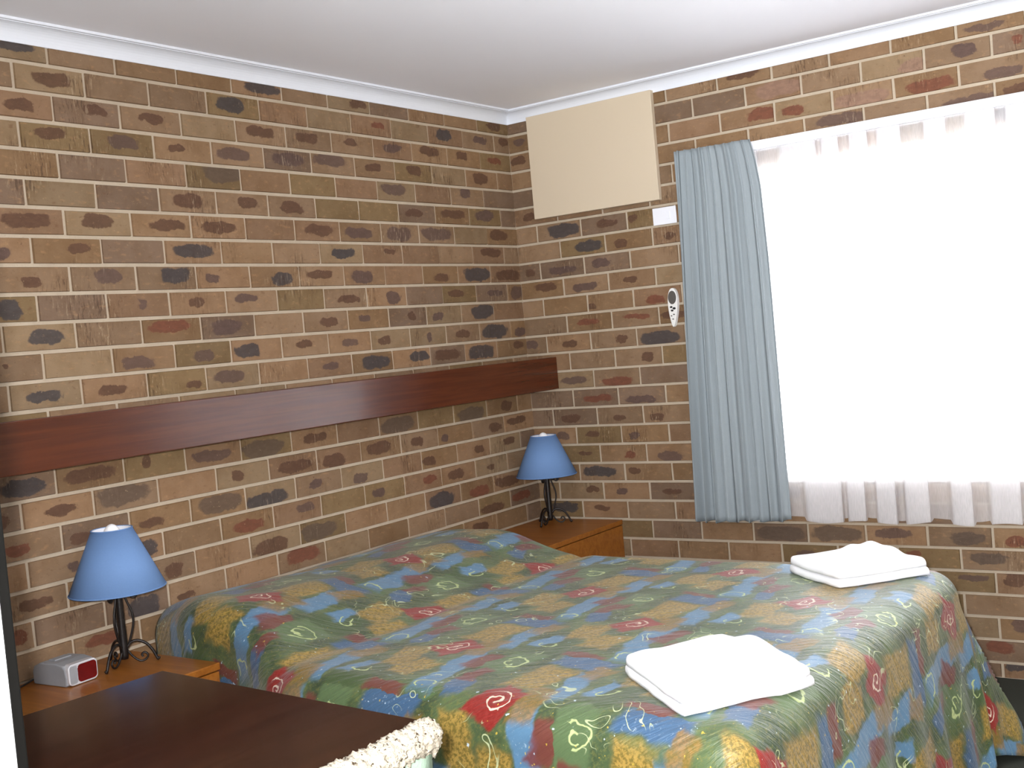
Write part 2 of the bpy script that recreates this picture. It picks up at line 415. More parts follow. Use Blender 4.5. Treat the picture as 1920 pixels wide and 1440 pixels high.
# ------------------------------------------------------------------ brick walls
BR, CR, Z0, JT = .24, .086, 2.381, .009
JV = .0075
CEIL = 2.492
WIN = (-1.05, -2.97, .747, 2.037)        # y range and z range of the window opening
SPOTS = '''L -2504 2423 58 16 S;L -2512 2252 49 20 B;L -2391 2338 67 25 B;L -2248 2262 39 17 B;L -2044 2261 50 16 B;L -1695 2343 62 28 S;L -1539 2418 87 23 S;L -1569 2258 65 21 B;L -1329 2257 66 21 B;L -2416 2177 51 18 B;L -2158 2170 57 23 P;L -1944 2170 34 13 B;L -1701 2168 77 25 P;L -1440 2171 77 26 B;L -1219 2184 89 24 P;L -1925 1995 64 25 B;L -1755 2000 40 12 B;L -1657 2001 50 19 B;L -1451 1993 54 24 B;L -2523 1911 81 24 B;L -2286 1916 57 22 B;L -2016 1909 72 18 B;L -1806 1909 79 21 B;L -1314 1911 76 21 B;L -2359 1832 37 16 B;L -1923 1828 87 24 S;L -1758 2096 72 24 K;L -1027 2417 52 18 B;L -921 2343 44 13 R;L -500 2345 53 25 S;L -236 2344 54 18 B;L -48 2352 37 21 B;L -1095 2260 35 14 B;L -846 2259 56 18 B;L -603 2263 66 22 B;L -380 2261 45 20 B;L -133 2255 49 15 R;L -972 2174 48 18 B;L -722 2176 52 22 B;L -248 2170 61 25 B;L -864 2090 78 22 P;L -377 2103 39 23 B;L -742 1996 58 16 B;L -476 2001 83 20 B;L -247 2001 68 25 B;L -1098 1906 83 21 B;L -852 1904 79 29 P;L -607 1909 103 27 P;L -150 1914 70 25 B;L -917 1834 33 11 B;L -225 1836 82 20 B;R -53 2260 40 20 B;R -85 1994 35 18 B;R -265 1909 86 32 S;R -502 1910 55 18 B;R -629 1913 18 16 B;R -400 1823 70 26 S;R -561 1812 36 20 B;R -805 1817 25 15 B;R -63 2346 30 16 P;L -2262 1744 49 23 P;L -2007 1744 62 29 S;L -1852 1731 30 17 B;L -1526 1727 48 27 S;L -1337 1742 66 17 B;L -2609 1648 39 34 S;L -2146 1654 20 17 P;L -1930 1654 28 19 B;L -1713 1660 49 18 B;L -2505 1563 64 24 S;L -2050 1575 85 20 R;L -1313 1562 50 17 B;L -1814 1564 71 25 B;L -2189 1464 64 21 P;L -1923 1469 45 21 P;L -1725 1475 61 24 S;L -1446 1482 46 16 B;L -2645 1483 11 9 B;L -2531 1390 63 18 S;L -2294 1390 48 16 B;L -1824 1395 71 21 P;L -1973 1374 36 13 B;L -1322 1393 40 15 B;L -2629 1134 69 26 S;L -2404 1137 85 24 B;L -2193 1152 27 20 B;L -1927 1133 83 21 P;L -1704 1125 99 32 K;L -1442 1132 64 19 B;L -2292 1056 97 33 K;L -1829 1045 30 19 B;L -1550 1043 87 23 B;L -1356 1036 56 27 B;L -1702 944 95 28 S;L -1460 964 32 16 B;L -1521 884 44 19 P;L -1918 967 76 24 K;L -1101 1730 62 25 B;L -597 1725 54 20 B;L -348 1735 99 34 S;L -108 1729 99 25 B;L -927 1645 44 29 B;L -509 1651 56 15 B;L -219 1649 55 14 B;L -41 1649 58 34 P;L -1108 1568 31 13 B;L -815 1568 28 19 B;L -646 1558 34 19 B;L -326 1567 86 32 S;L -1203 1475 49 17 P;L -1000 1474 41 18 B;L -718 1471 18 22 B;L -484 1474 51 17 B;L -245 1475 96 34 S;L -49 1461 44 21 B;L -1066 1389 83 29 S;L -609 1392 91 24 B;L -367 1388 99 32 S;L -80 1404 43 17 B;L -973 1129 108 25 K;L -479 1120 95 35 K;L -208 1132 41 25 B;L -311 1045 47 20 B;L -148 1056 70 20 B;L -1097 1050 68 25 B;L -862 1045 40 19 B;L -680 1034 24 19 B;L -212 968 48 18 B;L -438 961 39 17 B;L -1268 1034 39 24 B;L -794 954 40 19 B;L -1220 947 39 21 P;L -804 881 46 18 R;L -624 873 61 23 B;L -372 872 27 15 B;L -1116 875 41 19 B;L -736 779 82 36 S;L -473 775 70 23 R;L -254 789 96 24 B;L -380 684 92 19 B;R -62 1734 30 17 B;R -241 1728 77 18 B;R -452 1741 46 20 B;R -145 1659 59 21 B;R -357 1638 66 20 B;R -595 1650 35 16 B;R -705 1549 48 20 R;R -381 1547 19 15 B;R -605 1484 67 11 R;R -360 1480 56 15 R;R -249 1386 39 17 B;R -523 1387 32 20 B;R -716 1381 92 31 S;R -36 1397 36 21 P;R -646 1303 36 20 B;R -251 1217 73 17 P;R -486 1201 78 20 R;R -372 1130 76 16 R;R -596 1112 81 17 B;R -213 1041 54 21 B;R -475 1036 32 13 B;R -669 1030 35 16 B;R -166 963 34 19 P;R -331 967 38 17 B;R -545 954 31 16 B;R -284 878 39 10 B;R -518 866 28 15 R;R -723 855 62 22 P;R -352 795 88 26 S;R -529 794 27 16 B;R -305 713 38 15 B;R -455 701 28 16 B;R -717 702 52 12 B;R -345 626 38 13 B;R -145 628 70 25 S;L -2605 952 33 19 P;L -2667 954 43 15 R;L -2463 951 39 18 B;L -2227 873 40 31 S;L -2485 871 21 18 B;L -2131 781 38 22 B;L -2630 789 50 18 B;L -2256 693 62 34 S;L -2092 689 35 13 B;L -2408 633 73 19 R;L -2689 710 21 23 R;L -1799 869 68 21 R;L -1707 775 83 31 B;L -1465 787 91 26 K;L -1558 716 83 28 R;L -2204 952 54 16 B;R -1202 528 110 26 K;R -1442 534 104 29 K;R -1668 540 70 21 P;R -2116 521 34 19 R;R -1307 450 46 14 P;R -1821 447 27 20 B;R -1742 465 34 14 R;R -1962 391 51 13 P;R -2107 377 31 27 B;R -2114 217 31 24 P;R -2040 137 54 24 R;R -2091 54 38 24 S;R -2140 2387 67 14 P;R -2191 2232 66 22 P;R -2246 2338 24 18 R;R -1345 2341 97 32 T;R -1269 2255 68 25 R;R -1881 2322 52 26 T;R -1940 2237 96 26 R;R -1671 2236 103 30 T;R -1595 2174 105 21 P;R -2093 2155 123 19 P'''
TONES = [lin(*t) for t in ((143, 116, 90), (138, 110, 82), (134, 109, 85), (144, 114, 86), (128, 105, 74), (136, 107, 82), (125, 102, 83), (140, 117, 90), (133, 105, 76))]
SPOTC = {'S': lin(66, 62, 64), 'B': lin(94, 66, 50), 'P': lin(92, 72, 66), 'R': lin(116, 68, 50), 'K': lin(94, 78, 66), 'T': lin(146, 114, 96)}

def brick_wall(name, side, length):
    rng = random.Random(11 if side == 'L' else 23)
    spots = {}
    even_half = side == 'L'
    def cell(along, z):
        r = math.floor((Z0 - z) / CR)
        half = (r % 2 == 0) == even_half
        c = math.floor(along / BR + (.5 if half else 0))
        return r, c, half
    for s in SPOTS.split(';'):
        wl, a, z, ra, rz, k = s.split()
        if wl != side: continue
        a, z, ra, rz = -int(a) / 1000, int(z) / 1000, int(ra) / 1000, int(rz) / 1000
        r, c, h = cell(a, z)
        if (r, c) not in spots or spots[(r, c)][2] < ra: spots[(r, c)] = (a, z, ra, rz, k)
    bm = bmesh.new()
    uvl = bm.loops.layers.uv.new('brick')
    data = []
    def put(a, z, d):
        return Vector((-a, -d, z)) if side == 'L' else Vector((-d, -a, z))
    rmin, rmax = -2, math.floor(Z0 / CR)
    for r in range(rmin, rmax + 1):
        zt, zb = Z0 - r * CR - JT / 2, Z0 - (r + 1) * CR + JT / 2
        zt = min(zt, CEIL - .002); zb = max(zb, .002)
        if zt - zb < .01: continue
        half = (r % 2 == 0) == even_half
        for c in range(0, int(length / BR) + 2):
            a0 = c * BR - (BR / 2 if half else 0) + JV / 2
            a1 = a0 + BR - JV
            a0c, a1c = max(a0, JV / 2), min(a1, length)
            if a1c - a0c < .02: continue
            spans = [(a0c, a1c)]
            if side == 'R' and zb < WIN[3] and zt > WIN[2]:
                lo, hi = -WIN[0], -WIN[1]
                spans = [(p, q) for p, q in ((a0c, min(a1c, lo - .004)), (max(a0c, hi + .004), a1c)) if q - p > .02]
            tone = rng.choice(TONES)
            kk = rng.uniform(.82, 1.03)
            tone = tuple(t * kk for t in tone)
            sp = spots.get((r, c))
            if sp:
                cu, cv, ru, rv, kd = sp[0] - a0, sp[1] - zb, sp[2], sp[3], sp[4]
                if kd == 'K': ru, rv = max(ru, .09), max(rv, .032)
                cu = min(max(cu, .02), .21); cv = min(max(cv, .02), .056)
                scol = SPOTC[kd]; al = .86 if kd in 'SBR' else .78
                if rng.random() < .25 and kd == 'B': scol = SPOTC['P']
            else:
                vis = (side == 'L' and a0 < 2.4) or (side == 'R' and a0 < 1.0)
                if rng.random() < (.10 if vis else .55):
                    kd = rng.choice('BBPSRK')
                    cu, cv, ru, rv, scol, al = rng.uniform(.07, .16), rng.uniform(.03, .046), rng.uniform(.03, .075), rng.uniform(.015, .026), SPOTC[kd], .9
                else:
                    cu, cv, ru, rv, scol, al = .1, .04, .05, .02, (.1, .1, .1), 0
            for p, q in spans:
                dj = .006 + rng.uniform(-.0012, .0012)
                jt = lambda: rng.uniform(-.0014, .0014)
                e = .0025
                F = [put(p + e + jt(), zb + e + jt(), dj), put(q - e + jt(), zb + e + jt(), dj), put(q - e + jt(), zt - e + jt(), dj), put(p + e + jt(), zt - e + jt(), dj)]
                G = [put(p, zb, -.004), put(q, zb, -.004), put(q, zt, -.004), put(p, zt, -.004)]
                fv = [bm.verts.new(x) for x in F]; gv = [bm.verts.new(x) for x in G]
                uvF = [(p - a0, 0), (q - a0, 0), (q - a0, zt - zb), (p - a0, zt - zb)]
                faces = [bm.faces.new(fv)]
                for k in range(4): faces.append(bm.faces.new((gv[k], gv[(k + 1) % 4], fv[(k + 1) % 4], fv[k])))
                for fi, f in enumerate(faces):
                    f.material_index = 0
                    data.append((tone, scol, al, cu, cv, ru, rv))
                    for l in f.loops:
                        i = (fv + gv).index(l.vert) % 4
                        l[uvl].uv = uvF[i]
    # mortar body of the wall
    def slab(a0, a1, z0, z1):
        if side == 'L': box(bm, -a1, -a0, 0.0, .12, z0, z1, 1)
        else: box(bm, 0.0, .12, -a1, -a0, z0, z1, 1)
    if side == 'L':
        slab(-.12, length, 0, CEIL)
    else:
        slab(0, -WIN[0], 0, CEIL); slab(-WIN[1], length, 0, CEIL)
        slab(-WIN[0], -WIN[1], 0, WIN[2]); slab(-WIN[0], -WIN[1], WIN[3], CEIL)
    nb = len(data)
    me = bpy.data.meshes.new(name)
    bm.faces.index_update()
    bm.to_mesh(me); bm.free()
    me.materials.append(M['brick']); me.materials.append(M['mortar'])
    pad = len(me.polygons) - nb
    for nm, fn in (('tone', lambda d: (*d[0], 1)), ('spot_colour', lambda d: (*d[1], d[2])), ('spot_place', lambda d: (d[3], d[4], d[5], d[6]))):
        at = me.attributes.new(nm, 'FLOAT_COLOR', 'FACE')
        vals = []
        for d in data: vals += fn(d)
        vals += [.1, .1, .1, 0] * pad
        at.data.foreach_set('color', vals)
    o = bpy.data.objects.new(name, me)
    COL.objects.link(o)
    return struct(o)

brick_wall('wall_left', 'L', 5.4)
brick_wall('wall_right', 'R', 4.2)

X0, Y0 = -5.4, -4.2
struct(link('floor', bbox(X0 - .1, .12, Y0 - .1, .12, -.1, 0), M['carpet']))
struct(link('ceiling', bbox(X0 - .1, .12, Y0 - .1, .12, CEIL, CEIL + .1), M['ceiling']))
struct(link('wall_front', bbox(X0 - .1, .12, Y0 - .1, Y0, 0, CEIL), M['plaster']))
bm = bmesh.new()
for q in ((Y0, FILL_WIN[0], 0, CEIL), (FILL_WIN[1], 0, 0, CEIL), (FILL_WIN[0], FILL_WIN[1], 0, FILL_WIN[2]), (FILL_WIN[0], FILL_WIN[1], FILL_WIN[3], CEIL)):
    box(bm, X0 - .1, X0, *q)
struct(link('wall_back', bm, M['plaster']))
bm = bmesh.new()
WM = (FILL_WIN[0] + FILL_WIN[1]) / 2
for q in ((FILL_WIN[0], FILL_WIN[1], FILL_WIN[2], FILL_WIN[2] + .04), (FILL_WIN[0], FILL_WIN[1], FILL_WIN[3] - .04, FILL_WIN[3]), (FILL_WIN[0], FILL_WIN[0] + .04, FILL_WIN[2] + .04, FILL_WIN[3] - .04), (FILL_WIN[1] - .04, FILL_WIN[1], FILL_WIN[2] + .04, FILL_WIN[3] - .04), (WM - .02, WM + .02, FILL_WIN[2] + .04, FILL_WIN[3] - .04)):
    box(bm, X0 - .08, X0 - .03, *q)
fill_win = struct(link('fill_window', bm, M['aluminium']))  # unseen window added to fill the room with daylight
link('glass_pane', bbox(X0 - .058, X0 - .052, FILL_WIN[0] + .04, WM - .02, FILL_WIN[2] + .04, FILL_WIN[3] - .04), M['glass'], fill_win)
link('glass_pane', bbox(X0 - .058, X0 - .052, WM + .02, FILL_WIN[1] - .04, FILL_WIN[2] + .04, FILL_WIN[3] - .04), M['glass'], fill_win)
struct(link('dark_strip', bbox(-3.760, -3.743, -1.795, -1.69, 0, CEIL), M['near_black'], bevel=.003))  # narrow near-black strip along the free edge of the partition
struct(link('wall_partition', bbox(X0, -3.760, -1.80, -1.69, 0, CEIL), M['white_wall'], bevel=.003))

def cornice(name, axis, length):
    # cove profile: d = out from the wall, z = below the ceiling
    prof = [(0, -.058), (.009, -.058)]
    for k in range(9):
        a = k / 8 * PI / 2
        prof.append((.009 + .043 * (1 - math.cos(a)), -.056 + .046 * math.sin(a)))
    prof += [(.052, -.008), (.062, -.008), (.062, 0), (0, 0)]
    bm = bmesh.new()
    R = []
    for end in (0, 1):
        ring = []
        for d, z in prof:
            a = d if end == 0 else length
            ring.append(bm.verts.new((-a, -d, CEIL + z) if axis == 'x' else (-d, -a, CEIL + z)))
        R.append(ring)
    m = len(prof)
    for k in range(m): bm.faces.new((R[0][k], R[0][(k + 1) % m], R[1][(k + 1) % m], R[1][k]))
    bm.faces.new(R[0]); bm.faces.new(R[1])
    return struct(link(name, bm, M['cornice']))
cornice('trim_1', 'x', 5.4)
cornice('trim_2', 'y', 4.2)

# window in the right wall
yA, yB, zA, zB = WIN
bm = bmesh.new()
for q in ((yB, yA, zA, zA + .035), (yB, yA, zB - .035, zB), (yA - .035, yA, zA + .035, zB - .035), (yB, yB + .035, zA + .035, zB - .035)):
    box(bm, .035, .085, *q)
win = struct(link('window_1', bm, M['aluminium'], bevel=.003))
link('mullion', bbox(.03, .09, -1.862, -1.822, zA + .035, zB - .035), M['aluminium'], win, bevel=.003)
link('glass_pane', bbox(.057, .063, -1.822, yA - .035, zA + .035, zB - .035), M['glass'], win)
link('glass_pane', bbox(.057, .063, yB + .035, -1.862, zA + .035, zB - .035), M['glass'], win)
struct(link('trim_3', bbox(-.012, .035, yB, yA, zA - .004, zA + .012), M['aluminium'], bevel=.003))

# ------------------------------------------------------------------ bedhead plank
t = thing('headboard_rail', 'long dark reddish stained wooden plank along the brick wall above the bed', 'headboard', (0, 0, 0))
bm = bbox(-3.3, -.008, -.17, -.145, 1.184, 1.333)
link('board', bm, M['plank'], t, bevel=.003)
for x in (-3.1, -2.0, -.9):
    link('bracket', bbox(x - .03, x + .03, -.145, -.007, 1.20, 1.29), M['plank'], t)

# ------------------------------------------------------------------ wall panel, plate, remote
tag(link('wall_panel', bbox(-.034, -.007, -.784, -.133, 1.974, 2.444), M['panel'], bevel=.002), 'flat cream rectangular board fixed to the brick wall just under the cornice', 'panel')
t = thing('wall_plate', 'small white plastic plate on the bricks, partly behind the grey curtain', 'wall plate', (-.0075, -.79, 1.904))
link('cover', bbox(-.008, 0, -.058, .054, -.037, .037), M['plate'], t, bevel=.002)
link('rocker_switch', bbox(-.012, -.008, -.03, -.012, -.016, .016), M['plate'], t, bevel=.001)

t = thing('remote_control', 'white remote control with grey screen hanging on the wall beside the curtain', 'remote control', (-.007, -.802, 1.507))
def teardrop(k=1.0, n=40):
    pts = []
    for i in range(n):
        a = 2 * PI * i / n
        z = math.sin(a)
        wdt = .030 * (1 - .30 * (1 - z) * .9)
        pts.append((math.cos(a) * wdt * k, z * .084 * k + (0 if k == 1 else 0)))
    return pts
def slab_outline(pts, x0, x1, dz=0):
    bm = bmesh.new()
    a = [bm.verts.new((x0, p[0], p[1] + dz)) for p in pts]; b = [bm.verts.new((x1, p[0], p[1] + dz)) for p in pts]
    bm.faces.new(a); bm.faces.new(b)
    for i in range(len(pts)): bm.faces.new((a[i], a[(i + 1) % len(pts)], b[(i + 1) % len(pts)], b[i]))
    return bm
link('body', slab_outline(teardrop(), -.022, 0), M['remote_white'], t, smooth=False, bevel=.004, seg=3)
link('screen', slab_outline([(math.cos(2 * PI * i / 28) * .019, math.sin(2 * PI * i / 28) * .029) for i in range(28)], -.0235, -.02, .043), M['remote_screen'], t)
for (y, z, r, mt) in ((.006, .002, .006, 'black_plastic'), (-.008, -.004, .007, 'black_plastic'), (.002, -.013, .006, 'black_plastic'), (-.006, -.03, .004, 'remote_screen'), (.006, -.036, .0035, 'remote_screen'), (-.001, -.05, .0035, 'remote_screen')):
    link('button', slab_outline([(y + math.cos(2 * PI * i / 14) * r, z + math.sin(2 * PI * i / 14) * r * .7) for i in range(14)], -.0245, -.02), M[mt], t)
t.rotation_euler = (math.radians(2.5), 0, 0)

# ------------------------------------------------------------------ curtains
t = tag(link('curtain_track', bbox(-.072, -.007, -3.35, -.93, 2.106, 2.142), M['plate'], bevel=.003), 'white curtain track along the brick wall above the bright window', 'curtain track')

def interp(tab, z):
    for (z0, a), (z1, b) in zip(tab, tab[1:]):
        if z0 >= z >= z1: return a + (b - a) * (z0 - z) / (z0 - z1)
    return tab[-1][1] if z < tab[-1][0] else tab[0][1]
LT = [(2.15, -.912), (1.9, -.905), (1.5, -.892), (1.0, -.875), (.595, -.862)]
RT = [(2.15, -1.252), (2.08, -1.268), (1.96, -1.283), (1.67, -1.290), (1.1, -1.292), (.595, -1.296)]
rows = []
NQ, NZ = 150, 60
for j in range(NZ + 1):
    f = j / NZ
    row = []
    for i in range(NQ + 1):
        q = i / NQ
        zt = 2.152 - .006 * q; zb = .592 + .012 * q * q + .004 * math.sin(q * 40)
        z = zt + (zb - zt) * f
        yl, yr = interp(LT, z), interp(RT, z)
        ph = 2 * PI * (9.5 * q ** 0.92 + .18 * math.sin(3 * q + 2.2 * f))
        amp = (.010 + .013 * f) * (.75 + .35 * math.sin(7 * q + 1.1)) * (1 - .55 * max(0, min(1, (q - .70) / .2)))
        x = -.112 + amp * math.sin(ph) + .004 * math.sin(ph * 2.3 + 3 * f)
        if q > .72: x -= .012 * math.sin((q - .72) / .28 * PI)
        y = yl + (yr - yl) * q + .006 * math.cos(ph) * (1 if .03 < q < .97 else 0)
        row.append((x, y, z))
    rows.append(row)
bm = bmesh.new(); grid_mesh(bm, rows)
cu = link('curtain', bm, M['curtain'], smooth=True)
sd = cu.modifiers.new('cloth', 'SOLIDIFY'); sd.thickness = .002
tag(cu, 'grey blue pleated curtain hanging at the left side of the window', 'curtain')

# sheer: single stretches and threefold pleats
edges = [-.95, -1.02, -1.06, -1.14, -1.20, -1.252, -1.347, -1.498, -1.519, -1.588, -1.63, -1.702, -1.737, -1.828, -1.913, -1.993, -2.059, -2.166, -2.20, -2.29, -2.34, -2.42, -2.48, -2.55, -2.63, -2.70, -2.76, -2.85, -2.90, -3.0, -3.06, -3.2]
path = []
for k in range(len(edges) - 1):
    a, b = edges[k], edges[k + 1]
    triple = (k >= 6 and k % 2 == 0) or (k < 6 and k % 2 == 0 and k != 5)
    if k == 5: triple = False
    N = 8
    if triple:
        path += [(-.062 - .004 * math.sin(PI * i / N), a + (b - a) * i / N, 1) for i in range(N + 1)]
        path += [(-.054, b + (a - b) * i / N, 1) for i in range(N + 1)]
        path += [(-.046 + .004 * math.sin(PI * i / N), a + (b - a) * i / N, 1) for i in range(N + 1)]
    else:
        path += [(-.050 - .010 * math.sin(PI * i / N), a + (b - a) * i / N, 0) for i in range(1, N)]
rows = []
for j in range(29):
    f = j / 28
    row = []
    for (x, y, kd) in path:
        zb = (.592 if kd else .606) + .006 * math.sin(y * 23)
        sway = .010 * math.sin(y * 9 + f * 2) * f
        row.append((x - .002 * math.sin(y * 31) * f, y + sway * .6, 2.1055 + (zb - 2.1055) * f))
    rows.append(row)
bm = bmesh.new(); grid_mesh(bm, rows)
tag(link('sheer_curtain', bm, M['sheer'], smooth=True), 'thin white sheer curtain glowing with daylight across the window', 'sheer curtain')

# ------------------------------------------------------------------ bed and bedspread
BX0, BX1, BL, BZ, BRD = -2.475, -.86, 2.155, .617, .09
def smooth01(e0, e1, x):
    v = max(0, min(1, (x - e0) / (e1 - e0))); return v * v * (3 - 2 * v)
def near_edge(tt): return BX0 + .145 * (1 - smooth01(.45, .9, tt)) + .10 * (1 - smooth01(-.05, .36, tt))
def far_edge(tt): return BX1 - .05 * (1 - smooth01(-.05, .4, tt))
def pillow(x, tt):
    rise = smooth01(-.25, .25, tt)
    fall = 1 - smooth01(.40, .80, tt)
    two = .72 + .28 * abs(math.cos((x - BX0) / (BX1 - BX0) * PI)) ** .6
    side = .085 + .035 * (1 - (x - BX0) / (BX1 - BX0))
    b = side * rise * fall * two
    groove = -.010 * math.exp(-((tt - .80 - .015 * math.sin(x * 6)) / .03) ** 2)
    return b + groove
def bed_top(x, y):
    tt = -y
    return BZ + pillow(x, tt) + .006 * noise.noise((x * 2.5, y * 2.5, 1.3)) + .004 * noise.noise((x * 7, y * 7, 4.3))

DROP = .60
def drape(s, tt):
    """flat cloth point (s across, tt from the head) -> place in the room"""
    ne = near_edge(min(max(tt, 0), BL))
    ix0, ix1, iy = ne + BRD, far_edge(min(max(tt, 0), BL)) - BRD, BL - BRD
    cx = min(max(s, ix0), ix1); cy = min(tt, iy)
    dx, dy = s - cx, tt - cy
    m = math.hypot(dx, dy)
    base = bed_top(cx, -cy)
    if m < 1e-6: return Vector((s, -tt, base))
    nx, ny = dx / m, dy / m
    corner = min(abs(dx), abs(dy)) / m * 1.41
    m *= 1 - .20 * corner
    q = BRD * PI / 2
    if m <= q:
        h = BRD * math.sin(m / BRD); z = base - BRD * (1 - math.cos(m / BRD))
    else:
        e = m - q
        if abs(dx) > abs(dy):
            free = smooth01(.5, .95, tt) if dx < 0 else smooth01(.45, .9, tt)
            along = tt
        else:
            free = 1; along = s
        fl = (.10 + .30 * corner ** 2) * free
        wav = (.016 * math.sin(along * 13 + 1.0) + .010 * math.sin(along * 29 + 2)) * free * smooth01(0, .35, e) * (1 - .6 * corner)
        h = BRD + fl * e + wav
        z = base - BRD - e * math.sqrt(max(.2, 1 - fl * fl)) 
        z += -pillow(cx, cy) * .3 * smooth01(0, .3, e)
    lim = .010
    if z < lim:
        ex = lim - z
        h += ex * .55
        z = lim + .004 * math.sin(ex * 60) + .004
    return Vector((cx + nx * h, -(cy + ny * h), z))

bed = thing('bed', 'large double bed with a multicoloured patchwork print bedspread between two bedside tables', 'bed', (-1.645, -1.06, 0))
def bedlocal(o):
    o.matrix_parent_inverse = Matrix.Translation((1.645, 1.06, 0)); return o
bedlocal(link('base', bbox(-2.20, -.97, -2.0, -.04, .06, .30), M['mattress'], bed))
bedlocal(link('mattress', bbox(-2.20, -.96, -2.02, -.03, .30, .56), M['mattress'], bed, bevel=.03))
for x in (-2.15, -1.03):
    for y in (-1.85, -.15):
        bedlocal(link('leg', bbox(x - .03, x + .03, y - .03, y + .03, 0, .06), M['black_plastic'], bed))
NS, NT_ = 200, 190
sA, sB, tA, tB = BX0 - DROP + .02, BX1 + DROP - .02, .012, BL + DROP - .03
bm = bmesh.new()
uvl = bm.loops.layers.uv.new('cloth')
S = [[(sA + (sB - sA) * i / NS, tA + (tB - tA) * j / NT_) for i in range(NS + 1)] for j in range(NT_ + 1)]
V = [[bm.verts.new(drape(*c)) for c in r] for r in S]
uvs = {}
for j in range(NT_ + 1):
    for i in range(NS + 1): uvs[V[j][i]] = (S[j][i][0] + 2.115, S[j][i][1] - 1.145)
for j in range(NT_):
    for i in range(NS):
        f = bm.faces.new((V[j][i], V[j][i + 1], V[j + 1][i + 1], V[j + 1][i]))
        for l in f.loops: l[uvl].uv = uvs[l.vert]
qo = bedlocal(link('bedspread', bm, M['quilt'], bed, smooth=True))
qo['label'] = 'patchwork print bedspread in green, blue, mustard and red'
sd = qo.modifiers.new('cloth', 'SOLIDIFY'); sd.thickness = .008; sd.offset = -1

# ------------------------------------------------------------------ towels
def towel(name, quad, thick, peaks, label, layers):
    q = [Vector((*p, 0)) for p in quad]         # corners a, b, c, d
    c = sum(q, Vector()) / 4
    root = thing(name, label, 'towel', (c.x, c.y, bed_top(c.x, c.y)))
    for ly in range(layers):
        N = 56
        T, Bm = [], []
        th = thick / layers
        ins = 1 - .03 * ly
        for j in range(N + 1):
            rt, rb = [], []
            for i in range(N + 1):
                u, v = 2 * i / N - 1, 2 * j / N - 1
                # ease the grid towards the border
                u = math.copysign(1 - (1 - abs(u)) ** 1.5, u); v = math.copysign(1 - (1 - abs(v)) ** 1.5, v)
                a, b = (u + 1) / 2, (v + 1) / 2
                # rounded corners
                r2 = max(0, abs(u) ** 6 + abs(v) ** 6 - 1)
                k = ins * (1 - .06 * r2)
                p = (q[0] * (1 - a) * (1 - b) + q[1] * a * (1 - b) + q[2] * a * b + q[3] * (1 - a) * b)
                p = c + (p - c) * k
                p.x += .006 * noise.noise((v * 3, ly * 3.1, 7)); p.y += .006 * noise.noise((u * 3, ly * 2.7, 3))
                e = max(abs(u), abs(v))
                z0 = drape_z(p.x, p.y) + .004 + th * ly
                hgt = th * (1 - e ** 14) ** .4
                extra = .006 * noise.noise((u * 2 + ly, v * 2, 5.5))
                for (pu, pv, su, sv, hh) in peaks:
                    extra += hh * math.exp(-((u - pu) / su) ** 2 - ((v - pv) / sv) ** 2)
                extra *= (ly + 1) / layers * (1 - e ** 10)
                lowx = 0 if ly == 0 else extra * ly / (ly + 1)
                rt.append((p.x - c.x, p.y - c.y, z0 + hgt + extra - root.location.z))
                rb.append((p.x - c.x, p.y - c.y, z0 + lowx - root.location.z))
            T.append(rt); Bm.append(rb)
        bm = bmesh.new()
        A = grid_mesh(bm, T); B = grid_mesh(bm, Bm)
        bmesh.ops.remove_doubles(bm, verts=bm.verts[:], dist=1e-5)
        link('folded_layer', bm, M['towel'], root, smooth=True)
    return root
def drape_z(x, y):
    # top of the bedspread, falling away over its rounded edges
    ne = near_edge(-y)
    dx = max(0, ne + BRD - x, x - (BX1 - BRD)); dy = max(0, -y - (BL - BRD))
    m = min(math.hypot(dx, dy), BRD * .45)
    return bed_top(min(max(x, ne + BRD), BX1 - BRD), max(y, -(BL - BRD))) - BRD + math.sqrt(BRD * BRD - m * m)
towel('folded_towel', ((-2.168, -1.689), (-2.42, -1.985), (-2.09, -2.16), (-1.896, -1.837)), .042,
      ((-.05, .9, .35, .3, .030), (-.9, -.6, .3, .3, .010)), 'white folded towel on the near corner of the bed beside the dark desk', 2)
towel('folded_towel', ((-1.06, -1.66), (-1.25, -1.90), (-.997, -2.106), (-.835, -1.83)), .05,
      ((-.2, .6, .25, .3, .032), (.15, .9, .2, .4, .022), (-.6, .4, .2, .2, .018)), 'white folded towel at the far foot corner of the bed, under the window', 2)

# ------------------------------------------------------------------ bedside tables
def bedside(name, label, x0, x1, depth, top, drawers):
    root = thing(name, label, 'bedside table', ((x0 + x1) / 2, -depth / 2, 0))
    wdt, dp = (x1 - x0) / 2, depth / 2
    link('table_top', bbox(-wdt, wdt, -dp, dp - .008, top - .022, top), M['oak'], root, bevel=.003)
    bm = bmesh.new()
    box(bm, -wdt + .006, -wdt + .024, -dp + .018, dp - .012, 0, top - .022)
    box(bm, wdt - .024, wdt - .006, -dp + .018, dp - .012, 0, top - .022)
    box(bm, -wdt + .024, wdt - .024, dp - .024, dp - .012, .04, top - .022)
    box(bm, -wdt + .024, wdt - .024, -dp + .018, dp - .024, .04, .058)
    link('carcass', bm, M['oak'], root)
    hz = (top - .022 - .06) / drawers
    for k in range(drawers):
        d = link('drawer', bbox(-wdt + .006, wdt - .006, -dp, -dp + .016, .06 + hz * k + .003, .06 + hz * (k + 1) - .003), M['oak'], root, bevel=.002)
        bm = bmesh.new(); lathe(bm, [(0.0005, 0), (.006, .001), (.006, .012), (.014, .016), (.014, .022), (.0005, .025)], 16)
        kn = link('knob', bm, M['brass'], d, smooth=True)
        kn.location = (0, -dp, .06 + hz * (k + .5)); kn.rotation_euler = (PI / 2, 0, 0)
    return root
TZ = .575
